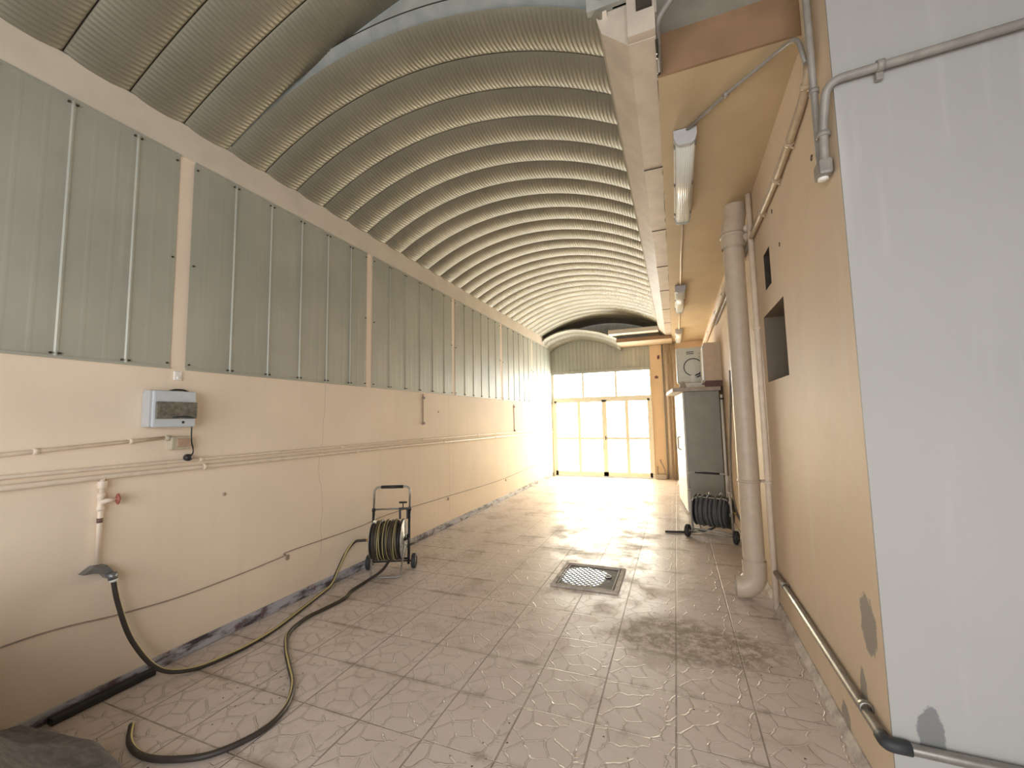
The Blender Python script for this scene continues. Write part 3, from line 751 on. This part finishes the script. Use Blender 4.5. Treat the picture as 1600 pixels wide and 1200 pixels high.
pipe_thing('ceiling_conduit', 'grey conduit slanting up to the right from the near end of the gutter', 'conduit', [(.012, 2.24, 3.35), (.006, 2.03, 3.44), (.14, 1.985, 3.56), (.75, 1.985, 4.02)], .014, M_conduit, None, .04)

# lamps along the soffit with their feed cable
def make_lamp(y0, y1):
    L = y1-y0; ym = (y0+y1)/2; X = .145; Z = zs(ym)
    r = empty('ceiling_light', (X, ym, Z))
    m = MB(); prof = [(-.068, 0), (-.068, -.035), (-.060, -.045), (.060, -.045), (.068, -.035), (.068, 0)]
    m.prism([(X+a, Z+b) for a, b in prof], 'y', y0, y1); part(m, 'housing', M_metalwhite, r)
    m = MB(); pr = [(X+a, Z+b) for a, b in [(-.062, -.044), (-.052, -.085), (-.036, -.100), (.036, -.100), (.052, -.085), (.062, -.044)]]
    m.prism(pr, 'y', y0+.014, y1-.014, True); part(m, 'diffuser', M_diff, r)
    for (a, c_) in ((y0-.004, y0+.02), (y1-.02, y1+.004)):
        m = MB(); m.prism([(X+u*1.03, Z+v*1.02) for u, v in [(-.068, -.0), (-.068, -.045), (-.054, -.088), (-.038, -.103), (.038, -.103), (.054, -.088), (.068, -.045), (.068, 0)]], 'y', a, c_); part(m, 'end_cap', M_boxs, r)
    for f in (.08, .5, .92):
        for s_ in (-1, 1): part(MB().box((X+s_*.066-.005, y0+L*f-.012, Z-.06), (X+s_*.066+.005, y0+L*f+.012, Z-.03), .002), 'clip', M_steel, r)
    return r
lamps = [(2.78, 3.99, 'nearest and largest of the three batten lights on the tan ceiling, unlit'),
         (6.15, 7.40, 'middle of the three batten lights on the tan ceiling, unlit'), (9.15, 10.35, 'farthest of the three batten lights on the tan ceiling, near the doors')]
for (a0_, a1_, lab_) in lamps: tag(make_lamp(a0_, a1_), lab_, 'ceiling light', 'batten lights on the tan ceiling')
def fz(y, o=.012): return zs(y)-o
pipe_thing('light_feed_conduit', 'grey conduit slanting over the tan ceiling to the nearest batten light', 'conduit',
    [(.632, 2.152, 3.10), (.622, 2.20, 3.285), (.57, 2.34, fz(2.4, .02)), (.38, 2.53, fz(2.5, .016)), (.15, 2.79, fz(2.8, .016))], .010, M_conduit, None, .07,
    [((.36, 2.553, fz(2.5, .016)), (-.66, .74, 0), (0, 0, 1))])
tag(MB().tube([(.15, 3.99, fz(4)), (.145, 5.0, fz(5)), (.15, 6.15, fz(6.1))], .009, 8).build('lamp_cable', M_pipe_w, loc=(.15, 4, 3.3)), 'pale cable on the ceiling between the nearest and middle batten lights', 'cable')
tag(MB().tube([(.15, 7.40, fz(7.4)), (.15, 9.15, fz(9.1))], .009, 8).build('lamp_cable', M_pipe_w, loc=(.15, 7.4, 3.3)), 'pale cable on the ceiling between the middle and farthest batten lights', 'cable')

# small dark fixings in the wall faces
for (x, y, z, lab_) in ((XR, 2.34, 2.745, 'small dark plug hole left of the grey elbow fitting on the right wall'), (XR, 3.065, 2.595, 'small dark plug hole above the big square recess'), (XR, 3.2, 2.883, 'tiny dark plug hole beside the black slot in the right wall')):
    m = MB(); m.lathe((x+.002, y, z), (-1, 0, 0), [(0, .016), (.004, .014), (.003, .008), (.001, 0)], 14); tag(m.build('plug_hole', M_dark, loc=(x, y, z)), lab_, 'hole')

# grey hose hanging on right wall behind downpipe + small socket
tag(MB().tube(cr([(.655, 5.75, 2.05), (.65, 5.85, 1.7), (.64, 6.0, 1.3), (.63, 6.1, .9), (.62, 6.02, .55), (.625, 5.7, .32), (.65, 5.0, .30)], 8), .016, 10).build('hanging_cable', M_conduit, loc=(.65, 5.8, 1.9)), 'grey cable hanging in a long curve on the right wall behind the downpipe', 'cable')
m = MB(); m.box((.645, 5.12, 1.06), (XR, 5.26, 1.18), .006); m.box((.640, 5.15, 1.085), (.646, 5.23, 1.155), .002)
tag(m.build('wall_socket', M_socket, loc=(XR, 5.2, 1.1)), 'small wall socket low behind the fat downpipe on the right wall', 'socket')

# ---------------------------------------------------------------- manhole cover
mh = empty('manhole_cover', (-.83, 4.03, 0)); tag(mh, 'square steel manhole cover with checker plate set in the tiled floor', 'manhole cover')
m = MB()
for (a, c_) in (((-.30, -.31), (.30, -.27)), ((-.30, .27), (.30, .31)), ((-.30, -.27), (-.26, .27)), ((.26, -.27), (.30, .27))):
    m.box((a[0], a[1], .0), (c_[0], c_[1], .012), .003)
m.build('cover_frame', M_cove, mh)
MB().box((-.26, -.27, .0), (.26, .27, .006)).build('checker_plate', M_plate, mh)
m = MB()
for s_ in (-1, 1): m.box((.243*s_-.006, -.262, .006), (.243*s_+.006, .262, .011)); m.box((-.25, .252*s_-.006, .006), (.25, .252*s_+.006, .011))
m.build('plate_rim', M_cove, mh)
m = MB(); m.tube([(.165+.028*math.cos(k*PI/10), .05+.028*math.sin(k*PI/10), .012) for k in range(20)], .005, 8, closed=True); m.build('lifting_ring', M_metalwhite, mh)

# ---------------------------------------------------------------- hose reel carts
def make_cart(name, loc, rz, W, H, hosemat, striped, dirn, tubem, lowm, grip, style):
    r = empty(name, loc, rz); h = W/2
    leanz = lambda z: -.02+.09*(z/H)         # frame leans back a little with height (local +y is the wheel side)
    def fp(x, z): return (x, leanz(z), z)
    m = MB(); zmid = H*.73
    m.tube(fillet([fp(-h, zmid), fp(-h, H), fp(h, H), fp(h, zmid)], .055), .0105, 12); m.build('handle_bar', tubem, r)
    m = MB(); m.tube([fp(-h*.62 if style else -h*.42, H), fp(h*.62, H)], .0165 if style == 1 else .013, 12); m.build('grip', grip, r)
    m = MB()
    for s_ in (-1, 1): m = MB(); m.tube([fp(s_*h, .06), fp(s_*h, zmid+.01)], .0135, 12); m.lathe(fp(s_*h, zmid-.02), (0, 0, 1), [(0, .0135), (0, .018), (.03, .018), (.03, .0135)], 12); m.build('side_frame', lowm, r)
    m = MB(); m.tube([fp(-h, zmid), fp(h, zmid)] if style == 1 else fillet([fp(-h, H*.52), (-h*.8, -.02, H*.61), (h*.8, -.02, H*.61), fp(h, H*.52)], .05), .0085, 10); m.build('cross_bar', tubem, r)
    wr = .072 if style == 1 else .075
    m = MB(); m.tube([(-h-.05, .05, wr), (h+.05, .05, wr)], .008, 10); m.tube([(-h, .03, wr+.03), (h, .03, wr+.03)], .012, 10); m.build('axle', lowm, r)
    for s_ in (-1, 1):
        m = MB(); x = s_*(h+.045)
        m.lathe((x-.022, .05, wr), (1, 0, 0), [(0, .04), (0, wr-.006), (.006, wr), (.038, wr), (.044, wr-.006), (.044, .04)], 32); o = m.build('wheel', M_rubber, r)
        m = MB(); m.lathe((x-.018, .05, wr), (1, 0, 0), [(0, 0), (0, .018), (.004, .04), (.032, .04), (.036, .018), (.036, 0)], 24); m.build('wheel_hub', M_steel, o)
    # foot stand in front
    m = MB(); m.tube(fillet([(-h+.03, -.06, .30), (-h+.04, -.215, .010), (h-.04, -.215, .010), (h-.03, -.06, .30)], .03), .0085, 10); m.build('foot_stand', tubem, r)
    # drum
    cz, cy = H*.40, -.085; D = h-.035; RF = H*.235
    for s_ in (-1, 1):
        m = MB(); a = s_*D
        m.lathe((a-.004, cy, cz), (1, 0, 0), [(0, .05), (0, RF-.008), (.004, RF), (.008, RF-.008), (.008, .05), (.012, .045), (.012, 0)], 40)
        for k in range(6):
            an = k*PI/3+.3; m.lathe((a-.0065, cy+RF*.62*math.cos(an), cz+RF*.62*math.sin(an)), (1, 0, 0), [(0, 0), (0, .012), (.013, .012), (.013, 0)], 12)
        m.build('drum_flange', M_zinc if style == 1 else M_rubber, r)
    m = MB(); m.cyl((-D, cy, cz), (D, cy, cz), .07, 24); m.build('drum_core', M_rubber, r)
    m = MB(); hr = .0125; random.seed(11+style)
    layers = (RF*.62, RF*.80, RF*.93)
    for li, rad in enumerate(layers):
        turns = int((2*D-.03)/(2.1*hr)); pts = []; refs = []; steps = 36
        for k in range(turns*steps+1):
            t_ = k/steps; ang = 2*PI*t_ + li; x = (-D+.02 + (2*D-.04)*(t_/turns)) * (1 if li % 2 == 0 else -1)
            if li == 2: x += .008*math.sin(ang*.5+1.3)+.006*math.sin(ang*.21)
            rj = rad+(.006*math.sin(ang*.37+li) if li == 2 else 0)
            pts.append((x, cy+rj*math.cos(ang), cz+rj*math.sin(ang)))
            tw = .9*math.sin(ang*.13+li)+1.2*math.sin(ang*.037+1); refs.append((math.sin(tw), math.cos(ang)*math.cos(tw), math.sin(ang)*math.cos(tw)))
        m.tube(pts, hr, 14, ref=refs, stripe=(0,) if striped else None)
    m.build('coiled_hose', [hosemat, M_yellow], r)
    m = MB(); m.cyl((-D-.075, cy, cz), (-D-.01, cy, cz), .013, 14); m.cyl((-D-.06, cy, cz), (-D-.035, cy, cz), .018, 8); m.build('inlet_fitting', M_brass, r)
    m = MB()
    m.cyl((D+.01, cy, cz), (D+.055, cy, cz), .012, 12); m.tube([(D+.05, cy, cz), (D+.052, cy-.02, cz-.05 if style == 1 else cz+.05)], .009, 10); m.build('crank', M_black, r)
    m = MB()
    for s_ in (-1, 1): m = MB(); m.box((s_*D-.004+s_*.018, cy-.018, cz-.02), (s_*D+.004+s_*.018, .03, cz+.02), .003); m.build('drum_bracket', lowm, r)
    if style == 1:
        m = MB(); y = leanz(zmid)-.01; m.box((h-.105, y-.012, zmid-.10), (h-.085, y+.012, zmid+.012), .003); m.box((h-.03, y-.012, zmid-.10), (h-.01, y+.012, zmid+.012), .003); m.box((h-.105, y-.014, zmid-.008), (h+.01, y+.014, zmid+.012), .003)
        m.cyl((h-.065, y, zmid), (h-.065, y, zmid+.06), .006, 8); m.cyl((h-.105, y, zmid+.065), (h-.025, y, zmid+.065), .010, 10); m.build('brake_knob', M_black, r)
    else:
        m = MB(); m.tube(fillet([(-h*.55, cy, cz+RF*.9), (-h*.45, cy, cz+RF*1.25), (-h*.35, cy, cz+RF*.95)], .02), .010, 8); m.cyl((h*.12, cy, cz+RF*.95), (h*.12, cy, cz+RF*1.2), .016, 10)
        m.build('guide_bracket', M_steel, r)
    return r
tag(make_cart('hose_reel_cart', (-2.765, 3.58, 0), math.radians(25), .365, .82, M_hose, True, 1, M_steel, M_black, M_black, 1),
    'black and yellow hose wound on a wheeled reel cart beside the left wall', 'hose reel', 'wheeled hose reel carts')
tag(make_cart('hose_reel_cart', (.345, 5.70, 0), math.radians(160), .46, .80, M_hoseg, False, -1, M_tube2, M_tube2, M_black, 2),
    'dusty dark hose wound on a wheeled reel cart beside the grey cabinet', 'hose reel', 'wheeled hose reel carts')
tag(MB().tube(cr([(.42, 5.86, .13), (.30, 5.92, .05), (.10, 5.90, .018), (-.05, 5.86, .016), (-.20, 5.83, .016)], 8), .014, 10).build('hose_tail', M_rubber, loc=(.1, 5.85, 0)), 'short dark hose end lying on the tiles left of the far reel cart', 'hose')
# hose from reel drum to the floor
HR = .0135
hA = [(-2.685, 3.475, .150), (-2.70, 3.36, .075), (-2.76, 3.22, .02), (-2.75, 3.02, HR), (-2.69, 2.86, HR), (-2.70, 2.66, HR), (-2.71, 2.49, HR), (-2.64, 2.28, HR), (-2.47, 2.12, HR), (-2.29, 1.99, HR), (-2.11, 1.86, HR), (-1.98, 1.70, HR), (-1.95, 1.54, HR), (-2.03, 1.37, HR), (-2.17, 1.285, HR), (-2.32, 1.25, HR), (-2.47, 1.275, HR), (-2.60, 1.345, HR+.004)]
tag(MB().tube(cr(hA, 10), HR, 18, ref=(-.4, .5, 1), stripe=(0, 1)).build('garden_hose', [M_hose, M_yellow], loc=(-2.3, 2.2, 0)), 'black hose with yellow stripe snaking over the tiles from the reel to its open end', 'hose')
# hose from wall outlet to reel inlet
rin = Matrix.Rotation(math.radians(25), 3, 'Z') @ Vector((-.225, -.085, .328)) + Vector((-2.765, 3.58, 0))
hB = [(-3.0, 1.425, .655), (-2.985, 1.45, .50), (-2.955, 1.51, .28), (-2.90, 1.62, .08), (-2.82, 1.76, .018), (-2.77, 1.95, HR), (-2.765, 2.15, HR), (-2.80, 2.35, HR), (-2.88, 2.62, HR), (-2.95, 2.85, HR), (-2.99, 3.02, .03), (-3.02, 3.13, .12), (-3.03, 3.25, .25), (-3.02, 3.35, .32), (rin.x-.03, rin.y-.015, rin.z), tuple(rin)]
tag(MB().tube(cr(hB, 10), HR, 18, ref=(.2, .6, 1), stripe=(0, 1, 17)).build('supply_hose', [M_hose, M_yellow], loc=(-2.9, 2.2, 0)), 'black hose with yellow stripe drooping from the wall tap along the skirting to the reel', 'hose')

# ---------------------------------------------------------------- left wall services
def wallrun(name, lab_, pts, r, mat, clips, grp):
    root = empty(name, pts[0]); tag(root, lab_, 'pipe' if r > .008 else 'cable', grp)
    part(MB().tube(pts, r, 10), 'pipe_run', mat, root)
    for y in clips:
        m = MB()
        for a_, b_ in zip(pts[:-1], pts[1:]):
            if a_[1] <= y <= b_[1]: z = a_[2]+(b_[2]-a_[2])*(y-a_[1])/(b_[1]-a_[1]); x = a_[0]
        m.lathe((x, y-.01, z), (0, 1, 0), [(0, r), (0, r+.005), (.02, r+.005), (.02, r)], 12); m.box((XL, y-.008, z-.004), (x, y+.008, z+.004)); part(m, 'pipe_clip', mat, root)
    return root
wallrun('wall_conduit', 'thin peach conduit running level along the left wall, upper of the two', [(XL+.013, -1.5, 1.25), (XL+.013, 1.4, 1.268), (XL+.013, 4.3, 1.262), (XL+.013, 10.7, 1.22)], .011, M_pipe_w, (.5, 1.9, 3.2, 4.6, 6.2, 8.0, 9.6), 'level pipes on the left wall')
wallrun('wall_pipe', 'thicker peach water pipe running level along the left wall, lower of the two', [(XL+.022, -1.5, 1.19), (XL+.022, 1.4, 1.218), (XL+.022, 4.3, 1.205), (XL+.022, 10.7, 1.15)], .0155, M_pipe_w, (.7, 1.92, 3.4, 5.1, 6.9, 8.8, 10.2), 'level pipes on the left wall')
wallrun('wall_cable_duct', 'pale short conduit on the left wall ending at the small socket', [(XL+.012, -1.5, 1.33), (XL+.012, .98, 1.375), (XL+.012, 1.68, 1.425)], .011, M_pipe_w, (1.1, 1.5), None)
tag(MB().tube(cr([(XL+.006, -1.0, .47), (XL+.006, .6, .45), (XL+.006, 1.16, .458), (XL+.006, 1.5, .415), (XL+.006, 1.9, .388), (XL+.006, 2.56, .41), (XL+.006, 2.64, .435), (XL+.006, 3.45, .435), (XL+.006, 3.96, .46), (XL+.006, 5.23, .43), (XL+.006, 7.4, .39), (XL+.006, 10.4, .48)], 8), .0042, 6).build('wall_cable', M_cable, loc=(XL, 3, .43)), 'thin brown cable sagging low along the whole left wall', 'cable')
for k, (yy, zz) in enumerate(((2.62, .40), (5.25, .40), (7.4, .36))):
    m = MB(); m.box((XL, yy-.015, zz-.03), (XL+.010, yy+.015, zz+.01), .003)
    tag(m.build('cable_clip', M_cable, loc=(XL, yy, zz)), ['small brown clip under the sagging cable left of the reel cart', 'small brown clip under the sagging cable just right of the reel cart', 'small brown clip under the sagging cable near the doors'][k], 'clip')
for (yy, zz, lab_) in ((2.08, 1.0, 'small dark nail hole in the middle of the left wall'), (5.0, 1.62, 'dark fixing high on the left wall below the cladding'),):
    m = MB(); m.lathe((XL+.001, yy, zz), (1, 0, 0), [(0, .013), (.006, .010), (.009, 0)], 10); tag(m.build('wall_plug', M_cable, loc=(XL, yy, zz)), lab_, 'fixing')
for k, (yy, z0, z1) in enumerate(((4.62, 1.45, 1.85), (7.9, 1.25, 1.80))):
    m = MB(); m.box((XL, yy-.008, z0), (XL+.01, yy+.008, z1), .002)
    for z in (z0+.02, z1-.05): m.cyl((XL, yy, z), (XL+.03, yy, z), .016, 8)
    tag(m.build('wall_bracket', M_cable, loc=(XL, yy, z0)), ['thin upright strip with bolts on the left wall above the reel cart', 'thin upright strip with bolts on the far left wall'][k], 'bracket')
# tap riser
tp = empty('wall_tap', (XL+.03, 1.37, .73)); tag(tp, 'peach painted tap riser with red valve wheel feeding the grey outlet on the left wall', 'tap')
X = XL+.022
m = MB(); m.tube([(X, 1.372, 1.21), (X, 1.371, .74)], .012, 12); m.lathe((X, 1.372, 1.195), (0, 0, -1), [(0, .02), (.02, .022), (.04, .018)], 12); part(m, 'riser_pipe', M_pipe_w, tp)
m = MB(); m.lathe((X, 1.371, 1.03), (0, 0, 1), [(0, .012), (.0, .018), (.02, .018), (.025, .015), (.07, .015), (.075, .018), (.10, .018), (.10, .012)], 14)
m.tube([(X, 1.37, 1.08), (X+.012, 1.405, 1.083), (X+.02, 1.43, 1.085)], [.018, .012, .009], 12); part(m, 'valve_body', M_pipe_w, tp)
m = MB(); c0_ = Vector((X+.024, 1.437, 1.086)); ax = nrm((.25, 1, 0)); u_ = nrm(ax.cross(Vector((0, 0, 1)))); v_ = ax.cross(u_)
m.tube([c0_+(u_*math.cos(k*PI/8)+v_*math.sin(k*PI/8))*.026 for k in range(16)], .006, 8, closed=True); m.cyl(c0_-u_*.026, c0_+u_*.026, .005, 6); m.cyl(c0_-v_*.026, c0_+v_*.026, .005, 6); m.cyl(c0_-ax*.012, c0_+ax*.012, .009, 8); part(m, 'valve_wheel', M_red, tp)
m = MB(); m.lathe((X, 1.371, .965), (0, 0, 1), [(0, .012), (0, .0135), (.025, .0135), (.025, .012)], 12); part(m, 'rust_collar', M_maroon, tp)
m = MB(); m.prism([(1.30, .705), (1.345, .735), (1.40, .73), (1.43, .69), (1.44, .655), (1.41, .65), (1.385, .685), (1.345, .70)], 'x', XL+.004, XL+.055); m.cyl((-3.0, 1.425, .645), (-3.005, 1.42, .68), .022, 12)
part(m, 'outlet_fitting', M_zinc, tp)
m = MB(); m.lathe((-2.999, 1.427, .632), (0, 0, 1), [(0, .0135), (0, .019), (.014, .019), (.014, .0135)], 14); part(m, 'hose_clamp', M_metalwhite, tp)
# distribution box
db = empty('distribution_box', (XL, 1.70, 1.5)); tag(db, 'grey wall-mounted distribution box with dusty smoked window on the left wall', 'distribution box')
part(MB().box((XL, 1.545, 1.492), (XL+.085, 1.815, 1.725), .018), 'box_body', M_boxs, db)
part(MB().box((XL+.08, 1.558, 1.492), (XL+.098, 1.805, 1.722), .010), 'front_cover', M_boxw, db)
part(MB().box((XL+.094, 1.572, 1.545), (XL+.112, 1.806, 1.652), .006), 'smoked_window', M_smoke, db)
m = MB(); m.tube(fillet([(XL+.112, 1.66, 1.552), (XL+.118, 1.70, 1.558), (XL+.118, 1.74, 1.558), (XL+.112, 1.78, 1.552)], .02), .005, 8); part(m, 'window_latch', M_rubber, db)
m = MB(); m.lathe((XL+.07, 1.815, 1.62), (0, 1, 0), [(0, .008), (.01, .008), (.01, 0)], 10); m.lathe((XL+.098, 1.73, 1.522), (1, 0, 0), [(0, .009), (.003, .007), (.003, 0)], 10); part(m, 'cover_screw', M_black, db)
m = MB(); m.tube(fillet([(XL+.05, 1.67, 1.724), (XL+.055, 1.70, 1.734), (XL+.055, 1.75, 1.734), (XL+.05, 1.78, 1.724)], .02), .006, 8); part(m, 'top_grommet', M_black, db)
ws = empty('wall_socket', (XL, 1.755, 1.35)); tag(ws, 'small beige surface socket on the left wall below the distribution box', 'socket')
part(MB().box((XL, 1.70, 1.345), (XL+.045, 1.815, 1.43), .008), 'back_box', M_socket, ws)
part(MB().box((XL+.045, 1.728, 1.362), (XL+.052, 1.808, 1.416), .003), 'socket_face', M_socketin, ws)
m = MB(); m.cyl((XL+.02, 1.675, 1.425), (XL+.02, 1.705, 1.42), .017, 10); part(m, 'conduit_sleeve', M_socket, ws)
pl = empty('plug_cable', (XL+.02, 1.83, 1.27)); tag(pl, 'black plug dangling on a short black cable below the distribution box', 'plug')
part(MB().tube(cr([(XL+.04, 1.818, 1.503), (XL+.04, 1.818, 1.44), (XL+.035, 1.825, 1.39), (XL+.03, 1.838, 1.345), (XL+.03, 1.838, 1.315), (XL+.03, 1.825, 1.30)], 8), .0045, 8), 'cable', M_black, pl)
m = MB(); m.lathe((XL+.012, 1.808, 1.288), (1, 0, 0), [(0, 0), (0, .018), (.006, .023), (.03, .023), (.038, .018), (.038, 0)], 16); part(m, 'plug_head', M_black, pl)
m = MB(); m.box((XL, 1.715, 1.80), (XL+.012, 1.76, 1.86), .004); m.box((XL+.010, 1.73, 1.81), (XL+.02, 1.745, 1.825))
tag(m.build('sealed_cable_hole', M_paper, loc=(XL, 1.735, 1.83)), 'white filler patch with dark hole between distribution box and first column', 'filler')

# rubber strip on the floor by the near left skirting
m = MB(); m.box((-3.045, 1.21, .002), (-3.0, 1.665, .038), .006)
tag(m.build('rubber_strip', M_black, loc=(-3.02, 1.25, 0)), 'black rubber strip lying along the skirting at the near left', 'strip')
# grey cloth heap; its unseen tall back is added to shade the wall
bm = bmesh.new(); bmesh.ops.create_grid(bm, x_segments=60, y_segments=60, size=1)
from mathutils import noise as mn
EDG = [(-3.05, 1.15), (-2.86, 1.18), (-2.57, 1.215), (-2.3, 1.18), (-2.1, 1.10), (-1.9, .92), (-1.73, .5)]
for v in bm.verts:
    u, q_ = (v.co.x+1)/2, (v.co.y+1)/2
    x = -3.03+1.30*u
    for (xa, ya), (xb, yb) in zip(EDG[:-1], EDG[1:]):
        if xa <= x <= xb: ye = ya+(yb-ya)*(x-xa)/(xb-xa)
        elif x > EDG[-1][0]: ye = .4
        elif x < EDG[0][0]: ye = EDG[0][1]
    y = -.1+(ye+.1)*q_; d = ye-y
    nz = mn.noise(Vector((x*4.1, y*4.1, 3)))+.5*mn.noise(Vector((x*9, y*9, 1)))
    side = min(1.0, (x+3.2)*6)*max(0, min(1.0, (1-u)*9))**.6*max(0, min(1.0, q_*6))**.6
    sm_ = max(0, min(1.0, (d-.05)/.85)); sm_ = sm_*sm_*(3-2*sm_)
    z = .004+side*(.07*max(0, min(1.0, d/.05))**.5+.80*sm_+.035*nz*max(0, min(1.0, d*6)))
    v.co = Vector((x+.01*nz, y, max(.003, z)))
me = bpy.data.meshes.new('grey_cloth'); bm.to_mesh(me); bm.free()
for p in me.polygons: p.use_smooth = True
me.materials.append(M_cloth)
o = bpy.data.objects.new('grey_cloth', me); C.objects.link(o); sm = o.modifiers.new('thick', 'SOLIDIFY'); sm.thickness = .004
tag(o, 'rumpled dark grey cloth draped in a heap on the floor at the near left', 'cloth')
